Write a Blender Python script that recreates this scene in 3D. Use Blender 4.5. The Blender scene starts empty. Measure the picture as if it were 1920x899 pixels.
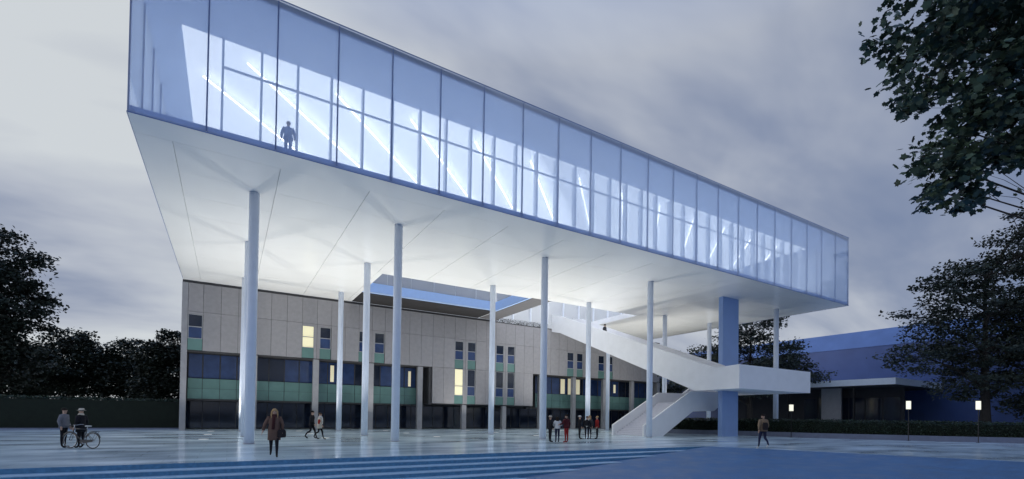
import bpy, bmesh, math, random
import numpy as np
from mathutils import Vector, Matrix
R = math.radians
scene = bpy.context.scene
COL = scene.collection

# ------------------------------------------------------------------ camera
cam_d = bpy.data.cameras.new('camera')
cam = bpy.data.objects.new('camera', cam_d); COL.objects.link(cam)
cam_d.sensor_width = 36.0
cam_d.lens = 887.325 / 1920 * 36
cam_d.shift_y = (766.486 - 449.5) / 1920
cam_d.clip_start = 0.1; cam_d.clip_end = 6000
def _cam_matrix(yaw, pitch, roll, loc):
    c, s = math.cos(yaw), math.sin(yaw)
    fw = Vector((s, c, 0)); rt = Vector((c, -s, 0)); up = Vector((0, 0, 1))
    f2 = fw * math.cos(pitch) + up * math.sin(pitch); u2 = up * math.cos(pitch) - fw * math.sin(pitch)
    r3 = rt * math.cos(roll) + u2 * math.sin(roll); u3 = u2 * math.cos(roll) - rt * math.sin(roll)
    m = Matrix((r3, u3, -f2)).transposed().to_4x4(); m.translation = loc
    return m
cam.matrix_world = _cam_matrix(R(30.969), R(.885), R(.829), Vector((0, 0, 1.651)))
scene.camera = cam

# ------------------------------------------------------------------ sky (cloudy dusk)
SUN_AZ, SUN_EL = R(-62), R(9)          # low behind the clouds, to the left
world = bpy.data.worlds.new('World'); scene.world = world; world.use_nodes = True
def build_world():
    nt = world.node_tree; N = nt.nodes; L = nt.links; N.clear()
    def nd(t, **k):
        n = N.new(t)
        for a, b in k.items(): setattr(n, a, b)
        return n
    def mth(op, a, b=None, clamp=False):
        n = nd('ShaderNodeMath', operation=op, use_clamp=clamp)
        for i, v in enumerate((a, b)):
            if v is None: continue
            if isinstance(v, (int, float)): n.inputs[i].default_value = v
            else: L.new(v, n.inputs[i])
        return n.outputs[0]
    out = nd('ShaderNodeOutputWorld'); bg = nd('ShaderNodeBackground')
    tc = nd('ShaderNodeTexCoord'); sep = nd('ShaderNodeSeparateXYZ'); L.new(tc.outputs['Generated'], sep.inputs[0])
    x, y, z = sep.outputs
    zc = mth('MAXIMUM', z, 0.0)
    den = mth('ADD', zc, 0.28)
    comb = nd('ShaderNodeCombineXYZ'); L.new(mth('DIVIDE', x, den), comb.inputs[0]); L.new(mth('DIVIDE', y, den), comb.inputs[1])
    mp = nd('ShaderNodeMapping'); L.new(comb.outputs[0], mp.inputs[0])
    mp.inputs['Rotation'].default_value = (0, 0, -1.0909); mp.inputs['Scale'].default_value = (.55, 1.1, 1); mp.inputs['Location'].default_value = (17.542, -28.713, 0)
    n1 = nd('ShaderNodeTexNoise'); n1.inputs['Scale'].default_value = 1.15; n1.inputs['Detail'].default_value = 5; n1.inputs['Roughness'].default_value = .5; n1.inputs['Distortion'].default_value = .5
    L.new(mp.outputs[0], n1.inputs['Vector'])
    n2 = nd('ShaderNodeTexNoise'); n2.inputs['Scale'].default_value = 3.6; n2.inputs['Detail'].default_value = 4; n2.inputs['Distortion'].default_value = .3
    L.new(mp.outputs[0], n2.inputs['Vector'])
    # towards the west (left) the cloud deck is thinner and brighter
    a = mth('ADD', mth('MULTIPLY', x, -.857), mth('MULTIPLY', y, .515))
    t = mth('ADD', mth('MULTIPLY', a, .42), .61)
    t = mth('ADD', t, mth('MULTIPLY', mth('SUBTRACT', n1.outputs[0], .5), 2.1))
    t = mth('ADD', t, mth('MULTIPLY', mth('SUBTRACT', n2.outputs[0], .5), .8), clamp=True)
    ramp = nd('ShaderNodeValToRGB'); cr = ramp.color_ramp
    cr.elements[0].position = 0; cr.elements[0].color = (.13, .18, .31, 1)
    cr.elements[1].position = 1; cr.elements[1].color = (.64, .67, .68, 1)
    e = cr.elements.new(.35); e.color = (.27, .31, .41, 1)
    e = cr.elements.new(.65); e.color = (.46, .49, .55, 1)
    L.new(t, ramp.inputs[0])
    sky = nd('ShaderNodeTexSky', sky_type='NISHITA'); sky.sun_disc = False; sky.sun_elevation = SUN_EL; sky.sun_rotation = SUN_AZ
    sc = nd('ShaderNodeMix', data_type='RGBA', blend_type='MULTIPLY'); sc.inputs['Factor'].default_value = 1
    L.new(sky.outputs[0], sc.inputs['A']); sc.inputs['B'].default_value = (.10, .10, .11, 1)
    # thin cloud lets the blue of the dusk sky through, most of all overhead
    up = mth('MULTIPLY', mth('SUBTRACT', z, .60), 2.6, clamp=True)
    thin = mth('ADD', mth('MULTIPLY', up, .85), .05)
    mx = nd('ShaderNodeMix', data_type='RGBA'); L.new(thin, mx.inputs['Factor']); L.new(ramp.outputs[0], mx.inputs['A'])
    blue = nd('ShaderNodeMix', data_type='RGBA', blend_type='ADD'); blue.inputs['Factor'].default_value = 1
    L.new(sc.outputs['Result'], blue.inputs['A']); blue.inputs['B'].default_value = (.06, .20, .60, 1)
    L.new(blue.outputs['Result'], mx.inputs['B'])
    L.new(mx.outputs['Result'], bg.inputs['Color']); bg.inputs['Strength'].default_value = 1.0
    L.new(bg.outputs[0], out.inputs[0])
build_world()
sun_d = bpy.data.lights.new('sun', 'SUN'); sun_d.energy = .35; sun_d.angle = R(20); sun_d.color = (1, .95, .88)
sun = bpy.data.objects.new('sun', sun_d); COL.objects.link(sun)
_sd = Vector((math.sin(SUN_AZ) * math.cos(SUN_EL), math.cos(SUN_AZ) * math.cos(SUN_EL), math.sin(SUN_EL)))
sun.rotation_euler = (-_sd).to_track_quat('-Z', 'Y').to_euler()
vs = scene.view_settings; vs.view_transform = 'Standard'; vs.look = 'None'; vs.exposure = 0.0; vs.gamma = 1; vs.use_curve_mapping = False
scene.render.engine = 'CYCLES'
scene.cycles.transparent_max_bounces = 24; scene.cycles.max_bounces = 10; scene.cycles.diffuse_bounces = 5
scene.cycles.use_denoising = True

# ------------------------------------------------------------------ materials
MATS = {}
def mat(name, color, rough=.6, var=.08, scale=3.0, bump=0.0, bscale=40.0, metal=0.0, spec=.5, objvar=0.0, coat=0.0, stretch=(1, 1, 1), rvar=0.0):
    m = bpy.data.materials.new(name); m.use_nodes = True; MATS[name] = m
    nt = m.node_tree; N = nt.nodes; L = nt.links; b = N['Principled BSDF']
    b.inputs['Roughness'].default_value = rough; b.inputs['Metallic'].default_value = metal; b.inputs['Specular IOR Level'].default_value = spec
    if coat: b.inputs['Coat Weight'].default_value = coat; b.inputs['Coat Roughness'].default_value = .05
    tc = N.new('ShaderNodeTexCoord'); mp = N.new('ShaderNodeMapping'); mp.inputs['Scale'].default_value = stretch
    geo = N.new('ShaderNodeNewGeometry'); L.new(geo.outputs['Position'], mp.inputs[0])
    nz = N.new('ShaderNodeTexNoise'); nz.inputs['Scale'].default_value = scale; nz.inputs['Detail'].default_value = 5; L.new(mp.outputs[0], nz.inputs['Vector'])
    r = N.new('ShaderNodeMapRange'); r.inputs['From Min'].default_value = .3; r.inputs['From Max'].default_value = .7
    r.inputs['To Min'].default_value = 1 - var; r.inputs['To Max'].default_value = 1 + var; L.new(nz.outputs[0], r.inputs[0])
    fac = r.outputs[0]
    if objvar:
        oi = N.new('ShaderNodeObjectInfo'); r2 = N.new('ShaderNodeMapRange'); r2.inputs['To Min'].default_value = 1 - objvar; r2.inputs['To Max'].default_value = 1 + objvar
        L.new(oi.outputs['Random'], r2.inputs[0]); mu = N.new('ShaderNodeMath'); mu.operation = 'MULTIPLY'; L.new(fac, mu.inputs[0]); L.new(r2.outputs[0], mu.inputs[1]); fac = mu.outputs[0]
    mix = N.new('ShaderNodeMix'); mix.data_type = 'RGBA'; mix.blend_type = 'MULTIPLY'; mix.inputs['Factor'].default_value = 1
    mix.inputs['A'].default_value = (*color, 1); L.new(fac, mix.inputs['B']); L.new(mix.outputs['Result'], b.inputs['Base Color'])
    if rvar:
        r3 = N.new('ShaderNodeMapRange'); r3.inputs['From Min'].default_value = .35; r3.inputs['From Max'].default_value = .65
        r3.inputs['To Min'].default_value = rough; r3.inputs['To Max'].default_value = rough + rvar; L.new(nz.outputs[0], r3.inputs[0]); L.new(r3.outputs[0], b.inputs['Roughness'])
    if bump:
        nb = N.new('ShaderNodeTexNoise'); nb.inputs['Scale'].default_value = bscale; nb.inputs['Detail'].default_value = 3; L.new(mp.outputs[0], nb.inputs['Vector'])
        bp = N.new('ShaderNodeBump'); bp.inputs['Strength'].default_value = bump; bp.inputs['Distance'].default_value = .02; L.new(nb.outputs[0], bp.inputs['Height']); L.new(bp.outputs[0], b.inputs['Normal'])
    return m
def emit(name, color, strength):
    m = bpy.data.materials.new(name); m.use_nodes = True; MATS[name] = m
    b = m.node_tree.nodes['Principled BSDF']; b.inputs['Base Color'].default_value = (*[min(1, c * .8) for c in color], 1)
    b.inputs['Emission Color'].default_value = (*color, 1); b.inputs['Emission Strength'].default_value = strength; b.inputs['Roughness'].default_value = .5
    return m
def glass(name, tint, refl=.6, haze=0.0, hazecol=(.5, .65, 1)):
    m = bpy.data.materials.new(name); m.use_nodes = True; MATS[name] = m
    nt = m.node_tree; N = nt.nodes; L = nt.links; N.clear()
    o = N.new('ShaderNodeOutputMaterial'); tr = N.new('ShaderNodeBsdfTransparent'); tr.inputs[0].default_value = (*tint, 1)
    gl = N.new('ShaderNodeBsdfGlossy'); gl.inputs['Roughness'].default_value = .03; gl.inputs['Color'].default_value = (.95, .97, 1, 1)
    fr = N.new('ShaderNodeFresnel'); fr.inputs['IOR'].default_value = 1.45
    mu = N.new('ShaderNodeMath'); mu.operation = 'MULTIPLY'; mu.inputs[1].default_value = refl; L.new(fr.outputs[0], mu.inputs[0])
    base = tr.outputs[0]
    if haze:
        tl = N.new('ShaderNodeBsdfTranslucent'); tl.inputs[0].default_value = (*hazecol, 1); df = N.new('ShaderNodeBsdfDiffuse'); df.inputs[0].default_value = (*hazecol, 1)
        h1 = N.new('ShaderNodeMixShader'); h1.inputs[0].default_value = .5; L.new(tl.outputs[0], h1.inputs[1]); L.new(df.outputs[0], h1.inputs[2])
        h2 = N.new('ShaderNodeMixShader'); h2.inputs[0].default_value = haze; L.new(base, h2.inputs[1]); L.new(h1.outputs[0], h2.inputs[2]); base = h2.outputs[0]
    mx = N.new('ShaderNodeMixShader'); L.new(mu.outputs[0], mx.inputs[0]); L.new(base, mx.inputs[1]); L.new(gl.outputs[0], mx.inputs[2]); L.new(mx.outputs[0], o.inputs[0])
    return m

mat('soffit', (.85, .845, .825), .26, .008, .3, objvar=.010)
mat('white_render', (.80, .81, .84), .45, .03, 1.2, bump=.05, bscale=60)
mat('column_white', (.70, .77, .90), .4, .03, 2.0)
mat('pillar_blue', (.27, .40, .70), .45, .04, 1.0)
mat('stair_tread', (.62, .63, .70), .55, .05, 4.0)
mat('mullion_blue', (.07, .13, .32), .4, .05)
mat('frame_blue', (.10, .18, .40), .4, .05)
mat('fin', (.80, .84, .92), .5, .04)
emit('ceiling_glow', (.93, .96, 1.0), .98)  # ceiling's own glow, added so the interior reads evenly bright
mat('ceiling_blue', (.70, .81, 1.0), .5, .04, .8)
mat('slab_blue', (.46, .60, .90), .5, .04)
mat('floor_white', (.72, .74, .76), .4, .03)
mat('roof_grey', (.35, .36, .38), .8, .1)
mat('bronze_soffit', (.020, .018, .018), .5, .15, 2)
mat('shaded_soffit', (.14, .135, .14), .5, .08, 2)  # soffit strip in shade: the shade is put into this darker colour
glass('curtain_glass', (.92, .955, 1.0), .36, .30, (.76, .85, 1.0))
glass('well_glass', (.80, .82, .86), .6, .45, (.62, .64, .68))
glass('milk_glass', (.95, .96, .97), .3, .55, (.92, .93, .95))
mat('well_skylit', (.42, .60, .95), .5, .03)  # blue skylight on the white slab edges, put into the colour
glass('clear_glass', (.98, .99, 1.0), .35)
emit('light_strip', (1.0, .99, .96), 5.0)
mat('concrete_panel', (.285, .278, .292), .75, .07, 2.6, bump=.15, bscale=55, objvar=.04)
mat('concrete_pier', (.30, .30, .32), .75, .08, 2.0, bump=.2)
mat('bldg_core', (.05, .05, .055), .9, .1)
mat('dark_glass', (.012, .018, .035), .06, .1, spec=.6)
mat('blue_glass', (.03, .055, .14), .08, .25, 1.3, spec=.6)
mat('green_spandrel', (.115, .215, .20), .25, .06, 1.5, objvar=.06)
mat('frame_grey', (.33, .34, .36), .5, .05)
mat('frame_dark', (.03, .03, .035), .5, .05)
emit('lit_window', (1.0, .92, .60), .40)
emit('lit_room', (1.0, .90, .62), .30)
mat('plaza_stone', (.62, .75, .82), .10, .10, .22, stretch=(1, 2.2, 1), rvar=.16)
mat('step_stone', (.075, .22, .38), .42, .2, 9, bump=.2, bscale=80)
mat('ramp_stone', (.058, .165, .34), .45, .12, 1.2, bump=.15, bscale=50, rvar=.2)
mat('tread_lit', (.34, .52, .68), .35, .1, 4)  # lighter than the risers: light caught on the treads put into the colour
mat('lower_paving', (.05, .15, .34), .45, .12, 1.2, bump=.15, bscale=50)
mat('lawn', (.02, .035, .018), .9, .3, 1.5, bump=.5, bscale=20)
mat('kerb_stone', (.15, .17, .24), .6, .1, 3)
mat('hedge_core', (.008, .014, .008), .9, .2)
mat('hedge_leaf', (.022, .042, .024), .6, .5, 6)
mat('bark', (.03, .026, .024), .9, .3, 8, bump=.5)
mat('leaf_dark', (.024, .034, .024), .6, .65, 1.6)
mat('leaf_maple', (.048, .080, .050), .5, .65, 2.2)
mat('hall_wall', (.06, .11, .30), .5, .08, .5)
mat('hall_roof', (.14, .23, .50), .45, .08, .5)
mat('canopy_white', (.80, .85, .90), .5, .04)
mat('canopy_dark', (.03, .03, .035), .8, .1)
emit('lantern_glow', (1.0, .98, .80), .85)
mat('black_metal', (.006, .006, .008), .45, .1)
emit('added_uplight_lens', (1.0, .97, .9), .15)  # faint lens glow of the lamps added under the gallery

# ------------------------------------------------------------------ mesh helpers
class MB:
    def __init__(self): self.v = []; self.f = []
    def add(self, vs, fs):
        o = len(self.v); self.v += [tuple(p) for p in vs]; self.f += [tuple(i + o for i in q) for q in fs]; return self
    def box(self, x0, x1, y0, y1, z0, z1):
        return self.add([(x0, y0, z0), (x1, y0, z0), (x1, y1, z0), (x0, y1, z0), (x0, y0, z1), (x1, y0, z1), (x1, y1, z1), (x0, y1, z1)],
                        [(3, 2, 1, 0), (4, 5, 6, 7), (0, 1, 5, 4), (1, 2, 6, 5), (2, 3, 7, 6), (3, 0, 4, 7)])
    def tube(self, pts, rad, n=10, cap=True):
        pts = [Vector(p) for p in pts]
        if not isinstance(rad, (list, tuple)): rad = [rad] * len(pts)
        o = len(self.v); ref = None
        for i, p in enumerate(pts):
            d = (pts[min(i + 1, len(pts) - 1)] - pts[max(i - 1, 0)]).normalized()
            if ref is None: ref = Vector((1, 0, 0)) if abs(d.x) < .8 else Vector((0, 1, 0))
            u = (ref - d * ref.dot(d)).normalized(); w = d.cross(u); ref = u
            for k in range(n):
                a = 2 * math.pi * k / n; self.v.append(tuple(p + (u * math.cos(a) + w * math.sin(a)) * rad[i]))
        for i in range(len(pts) - 1):
            for k in range(n):
                a = o + i * n + k; b = o + i * n + (k + 1) % n; self.f.append((a, b, b + n, a + n))
        if cap:
            self.f.append(tuple(o + k for k in range(n))[::-1]); e = o + (len(pts) - 1) * n; self.f.append(tuple(e + k for k in range(n)))
        return self
    def prism(self, poly, axis, a, b):
        """poly: 2D outline in the two other axes; extruded along axis from a to b"""
        def P(u, v, t): return {'x': (t, u, v), 'y': (u, t, v), 'z': (u, v, t)}[axis]
        n = len(poly); o = len(self.v)
        self.v += [P(u, v, a) for u, v in poly] + [P(u, v, b) for u, v in poly]
        self.f += [tuple(o + i for i in range(n)), tuple(o + n + i for i in range(n))[::-1]]
        for i in range(n): j = (i + 1) % n; self.f.append((o + i, o + n + i, o + n + j, o + j))
        return self
    def ellipsoid(self, c, r, nu=12, nv=8, v0=0.0, v1=1.0):
        o = len(self.v)
        for j in range(nv + 1):
            th = math.pi * (v0 + (v1 - v0) * j / nv)
            for i in range(nu):
                ph = 2 * math.pi * i / nu
                self.v.append((c[0] + r[0] * math.sin(th) * math.cos(ph), c[1] + r[1] * math.sin(th) * math.sin(ph), c[2] + r[2] * math.cos(th)))
        for j in range(nv):
            for i in range(nu):
                a = o + j * nu + i; b = o + j * nu + (i + 1) % nu; self.f.append((a, a + nu, b + nu, b))
        return self
    def loft(self, rings, n=14, cap=True):
        """rings: (cx, cy, z, rx, ry)"""
        o = len(self.v)
        for (cx, cy, z, rx, ry) in rings:
            for k in range(n):
                a = 2 * math.pi * k / n; self.v.append((cx + rx * math.cos(a), cy + ry * math.sin(a), z))
        for i in range(len(rings) - 1):
            for k in range(n):
                a = o + i * n + k; b = o + i * n + (k + 1) % n; self.f.append((a, b, b + n, a + n))
        if cap:
            self.f.append(tuple(o + k for k in range(n))[::-1]); e = o + (len(rings) - 1) * n; self.f.append(tuple(e + k for k in range(n)))
        return self
WL = {}       # world location of unrotated objects
def tag(o, label=None, cat=None, group=None, kind=None):
    for k, v in (('label', label), ('category', cat), ('group', group), ('kind', kind)):
        if v: o[k] = v
    return o
def empty(name, loc, rz=0.0):
    o = bpy.data.objects.new(name, None); COL.objects.link(o); o.location = loc; o.rotation_euler = (0, 0, rz); o.empty_display_size = .3
    WL[o.name] = Vector(loc); return o
def fix(me):
    bm = bmesh.new(); bm.from_mesh(me); bmesh.ops.recalc_face_normals(bm, faces=bm.faces); bm.to_mesh(me); bm.free()
def build(name, mb, m, parent=None, smooth=False, local=False, recalc=True):
    """one mesh object. World coordinates unless local (then coordinates of the parent)."""
    vs = mb.v; me = bpy.data.meshes.new(name)
    c = Vector(((min(v[0] for v in vs) + max(v[0] for v in vs)) / 2, (min(v[1] for v in vs) + max(v[1] for v in vs)) / 2, min(v[2] for v in vs)))
    me.from_pydata([(v[0] - c.x, v[1] - c.y, v[2] - c.z) for v in vs], [], mb.f)
    if recalc: fix(me)
    me.materials.append(MATS[m] if isinstance(m, str) else m)
    if smooth: me.polygons.foreach_set('use_smooth', [True] * len(me.polygons))
    o = bpy.data.objects.new(name, me); COL.objects.link(o)
    WL[o.name] = c
    if parent is not None:
        o.parent = parent; pw = WL[parent.name]
        if local: o.location = c - (LOC.get(parent.name) or Vector((0, 0, 0))); LOC[o.name] = c
        else: o.location = c - pw
    else: o.location = c
    return o
LOC = {}
BOXC = {}
def pbox(name, m, parent, x0, x1, y0, y1, z0, z1):
    """a box part; alike boxes share their mesh"""
    key = (name, m, round(x1 - x0, 3), round(y1 - y0, 3), round(z1 - z0, 3))
    me = BOXC.get(key)
    if me is None:
        a, b, h = (x1 - x0) / 2, (y1 - y0) / 2, z1 - z0
        t = MB().box(-a, a, -b, b, 0, h); me = bpy.data.meshes.new(name); me.from_pydata(t.v, [], t.f); me.materials.append(MATS[m]); BOXC[key] = me
    o = bpy.data.objects.new(name, me); COL.objects.link(o); c = Vector(((x0 + x1) / 2, (y0 + y1) / 2, z0)); WL[o.name] = c
    if parent is not None: o.parent = parent; o.location = c - WL[parent.name]
    else: o.location = c
    return o
def rect_sub(rs, h):
    out = []
    for (x0, x1, y0, y1) in rs:
        hx0, hx1, hy0, hy1 = max(x0, h[0]), min(x1, h[1]), max(y0, h[2]), min(y1, h[3])
        if hx0 >= hx1 or hy0 >= hy1: out.append((x0, x1, y0, y1)); continue
        if y0 < hy0: out.append((x0, x1, y0, hy0))
        if hy1 < y1: out.append((x0, x1, hy1, y1))
        if x0 < hx0: out.append((x0, hx0, hy0, hy1))
        if hx1 < x1: out.append((hx1, x1, hy0, hy1))
    return [r for r in out if r[1] - r[0] > .06 and r[3] - r[2] > .06]

# ------------------------------------------------------------------ the ground
A = Vector((24.86, 18.32, 0)); D = Vector((.351, -.936, 0)); PD = Vector((-.936, -.351, 0))
def sheet(name, pts, m, label=None):
    t = MB(); t.add(pts, [tuple(range(len(pts)))])
    o = build(name, t, m, recalc=False)
    if o.data.polygons[0].normal.z < 0: o.data.flip_normals()
    return tag(o, kind='structure')
B2 = A + D * 42
sheet('ground', [(-1500, -1500, -.906), (1500, -1500, -.906), (1500, 1500, -.906), (-1500, 1500, -.906)], 'lawn')
sheet('lower_plaza', [(-60, -30, -.9), (45, -30, -.9), (45, 18, -.9), (-60, 18, -.9)], 'lower_paving')
rp = [A + Vector((0, 0, -.004)), B2 + Vector((0, 0, -.004)), B2 + PD * 18.1 + Vector((0, 0, -.9)), A + D * -4.2 + PD * 18.1 + Vector((0, 0, -.9))]
sheet('ramp', [tuple(p) for p in rp], 'ramp_stone')
# raised terrace: paving on top, faces down to the lower ground
def plaza_mat(name, bw, bh, c2, mort):
    m = MATS[name]; nt = m.node_tree; N = nt.nodes; L = nt.links
    b = N['Principled BSDF']; src = b.inputs['Base Color'].links[0].from_socket
    geo = N.new('ShaderNodeNewGeometry'); br = N.new('ShaderNodeTexBrick'); br.inputs['Scale'].default_value = 1.0
    br.inputs['Brick Width'].default_value = bw; br.inputs['Row Height'].default_value = bh; br.inputs['Mortar Size'].default_value = .006
    br.inputs['Color1'].default_value = (1, 1, 1, 1); br.inputs['Color2'].default_value = (*c2, 1); br.inputs['Mortar'].default_value = (mort, mort, mort, 1)
    L.new(geo.outputs['Position'], br.inputs['Vector'])
    mx = N.new('ShaderNodeMix'); mx.data_type = 'RGBA'; mx.blend_type = 'MULTIPLY'; mx.inputs['Factor'].default_value = 1
    L.new(src, mx.inputs['A']); L.new(br.outputs['Color'], mx.inputs['B']); L.new(mx.outputs['Result'], b.inputs['Base Color'])
plaza_mat('plaza_stone', 1.8, .9, (.88, .9, .92), .6)
plaza_mat('ramp_stone', 1.2, .6, (.86, .88, .9), .7); plaza_mat('lower_paving', 1.2, .6, (.86, .88, .9), .7)
pl = [(-70, 18.3), (24.86, 18.32), (B2.x, B2.y), (120, B2.y), (120, 90), (-70, 90)]
t = MB().prism(pl, 'z', -.95, 0.0); tag(build('plaza', t, 'plaza_stone'), kind='structure')
lw = MB().box(-400, 400, 53.2, 900, -.9, .03).box(-400, -40, 20, 53.2, -.9, .03); tag(build('lawn', lw, 'lawn'), kind='structure')
steps = empty('plaza_steps', (-15, 18, -.9)); steps['kind'] = 'structure'
pbox('riser', 'step_stone', steps, -70, 24.8, 18.27, 18.298, -.149, -.003)
for n in range(1, 6):
    y1 = 18.268 - .62 * (n - 1); so = pbox('step', 'step_stone', steps, -70 + .01 * n, 24.9 - .9 * n, y1 - .62, y1, -.9 + .002 * n, -.15 * n - .03)
    pbox('tread', 'tread_lit', so, -70 + .01 * n, 24.9 - .9 * n, y1 - .63, y1 - .001, -.15 * n - .029, -.15 * n)
kb = MB().box(-45, -3.75, 52.2, 52.5, 0, .13); tag(build('hedge_kerb', kb, 'kerb_stone'), kind='structure')

# ------------------------------------------------------------------ the raised glass gallery
X0, X1, Y0, Y1 = -3.571, 52.96, 23.17, 49.98
ZS, ZT = 13.15, 19.94
O1 = (10.65, 25.1, 38.7, 45.6); DK = (10.65, 25.1, 45.6, Y1); GS = (25.1, 27.5, 38.4, Y1); O2 = (27.5, 39.4, 38.4, Y1)
gal = tag(empty('glass_gallery', (24.7, 36.6, 0)), 'long white gallery with blue glass walls raised on slim columns over the plaza', 'building')
def gallery():
    # soffit panels
    gx = [X0, -2.25] + [-2.25 + 4.15 * k for k in range(1, 14)] + [X1]; gy = [Y0, 24.7] + [24.7 + 2.9 * k for k in range(1, 9)] + [Y1]
    rnd = random.Random(4)
    for i in range(len(gx) - 1):
        for j in range(len(gy) - 1):
            if i in (0, len(gx) - 2) and j > 0: continue
            if j == 0 and i > 0: continue
            r0 = (gx[i], gx[i + 1], gy[j], gy[j + 1])
            if i == 0: r0 = (X0, X1, Y0, gy[1])
            rs = [r0]
            for h in (O1, DK, GS, O2): rs = rect_sub(rs, h)
            for (a, b, c, d) in rs:
                dz = rnd.uniform(0, .004)
                pbox('soffit_panel', 'soffit', gal, a + .014, b - .014, c + .004, d - .004, ZS + dz, ZS + .06)
    for (a, b) in ((X0, -2.25), (gx[-2], X1)): pbox('soffit_panel', 'soffit', gal, a + .014, b - .014, 24.704, Y1, ZS, ZS + .06)
    # structural slab, in pieces around the openings
    rs = [(X0 + .05, X1 - .05, Y0 + .2, Y1 - .05)]
    for h in (O1, O2): rs = rect_sub(rs, h)
    t = MB()
    for (a, b, c, d) in rs: t.box(a, b, c, d, ZS + .07, ZS + .12)
    build('floor_slab', t, 'floor_white', gal)
    pbox('edge_beam', 'slab_blue', gal, X0 + .06, X1 - .06, Y0 + .16, Y0 + .34, ZS + .062, ZS + .36)
    for xa in (X0 + .1, X1 - .28): pbox('edge_beam', 'slab_blue', gal, xa, xa + .18, Y0 + .36, Y1 - .4, ZS + .062, ZS + .36)
    pbox('edge_beam', 'slab_blue', gal, X0 + .3, 27.4, Y1 - .35, Y1 - .1, ZS + .13, ZS + .36)
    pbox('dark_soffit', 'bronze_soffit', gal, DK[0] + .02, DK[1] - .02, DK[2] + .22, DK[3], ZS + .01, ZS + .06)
    pbox('shaded_soffit', 'shaded_soffit', gal, GS[0] + .22, GS[1] - .02, GS[2] + .02, GS[3], ZS + .01, ZS + .06)
    # light well: slab edges and glass sides
    for (a, b, c, d) in ((O1[0], O1[1], O1[3], O1[3] + .2), (O1[1], O1[1] + .2, O1[2], O1[3] + .2), (O1[0] - .2, O1[0], O1[2], O1[3] + .2), (O1[0], O1[1], O1[2] - .2, O1[2])):
        pbox('well_edge', 'well_skylit', gal, a, b, c, d, ZS + .064, ZS + 1.02)
    n = 6; w = (O1[1] - O1[0]) / n
    for k in range(n):
        for yy in (O1[2] - .12, O1[3] + .08): pbox('well_pane', 'well_glass', gal, O1[0] + w * k + .02, O1[0] + w * (k + 1) - .02, yy, yy + .03, ZS + 1.03, 19.5)
    for k in range(3):
        w2 = (O1[3] - O1[2]) / 3
        for xx in (O1[0] - .12, O1[1] + .08): pbox('well_pane', 'well_glass', gal, xx, xx + .03, O1[2] + w2 * k + .02, O1[2] + w2 * (k + 1) - .02, ZS + 1.03, 19.5)
    # stair opening edges
    pbox('well_edge', 'white_render', gal, O2[1] + .01, O2[1] + .2, O2[2], O2[3] - .1, ZS + .064, ZS + .62)
    pbox('well_edge', 'white_render', gal, O2[0], O2[1], O2[2] - .2, O2[2] - .01, ZS + .125, ZS + .42)
    # roof and ceilings
    rr = rect_sub([(X0 + .04, X1 - .04, Y0 + .05, Y1 - .04)], O1); t = MB()
    for (a, b, c, d) in rr: t.box(a, b, c, d, 19.68, 19.9)
    build('roof', t, 'roof_grey', gal)
    inner = (-2.2, 51.6, 26.55, 49.0)
    rr = rect_sub(rect_sub([(X0 + .05, X1 - .05, Y0 + .06, Y1 - .05)], inner), O1); t = MB()
    for (a, b, c, d) in rr: t.box(a, b, c, d, 19.56, 19.66)
    build('ceiling_border', t, 'ceiling_blue', gal)
    rr = rect_sub([inner], O1); t = MB()
    for (a, b, c, d) in rr: t.box(a + .002, b - .002, c + .002, d - .002, 19.55, 19.64)
    build('ceiling', t, 'ceiling_glow', gal)
    # outer glass skin
    W = (X1 - X0) / 22
    for k in range(22):
        pbox('glass_pane', 'curtain_glass', gal, X0 + W * k + .015, X0 + W * (k + 1) - .015, Y0, Y0 + .03, ZS + .02, ZT - .02)
        pbox('glass_pane', 'milk_glass', gal, X0 + W * k + .015, X0 + W * (k + 1) - .015, Y1 - .03, Y1, ZS + .4, ZT - .02)
    for k in range(23):
        x = min(max(X0 + W * k, X0 + .03), X1 - .03)
        pbox('mullion', 'mullion_blue', gal, x - .03, x + .03, Y0 + .032, Y0 + .13, ZS + .02, ZT - .02)
        pbox('mullion', 'fin', gal, x - .05, x + .05, Y1 - .30, Y1 - .032, ZS + .37, 19.55)
    H9 = (Y1 - Y0) / 9
    for k in range(9):
        for xa in (X0, X1 - .03): pbox('glass_pane', 'curtain_glass', gal, xa, xa + .03, Y0 + H9 * k + .04, Y0 + H9 * (k + 1) - .04, ZS + .02, ZT - .02)
    for k in range(1, 9):
        pbox('mullion', 'mullion_blue', gal, X0 + .032, X0 + .10, Y0 + H9 * k - .04, Y0 + H9 * k + .04, ZS + .02, ZT - .02)
        pbox('mullion', 'mullion_blue', gal, X1 - .10, X1 - .032, Y0 + H9 * k - .04, Y0 + H9 * k + .04, ZS + .02, ZT - .02)
    for z in (ZS - .01, ZT - .018):
        pbox('edge_rail', 'frame_blue', gal, X0, X1, Y0 - .012, Y0 - .001, z, z + .05)
        for xa in (X0 - .012, X1 + .001): pbox('edge_rail', 'frame_blue', gal, xa, xa + .011, Y0, Y1, z, z + .05)
    # inner screen of fins with a transom
    xs = [-.54 + 1.65 * k for k in range(32)]
    for x in xs: pbox('fin', 'fin', gal, x - .05, x + .05, 26.45, 26.82, ZS + .125, 19.545)
    for k in range(len(xs) - 1): pbox('inner_pane', 'clear_glass', gal, xs[k] + .055, xs[k + 1] - .055, 26.6, 26.62, ZS + .13, 19.54)
    for k in range(len(xs) - 1): pbox('transom', 'fin', gal, xs[k] + .052, xs[k + 1] - .052, 26.53, 26.595, 18.17, 18.27)
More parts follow.
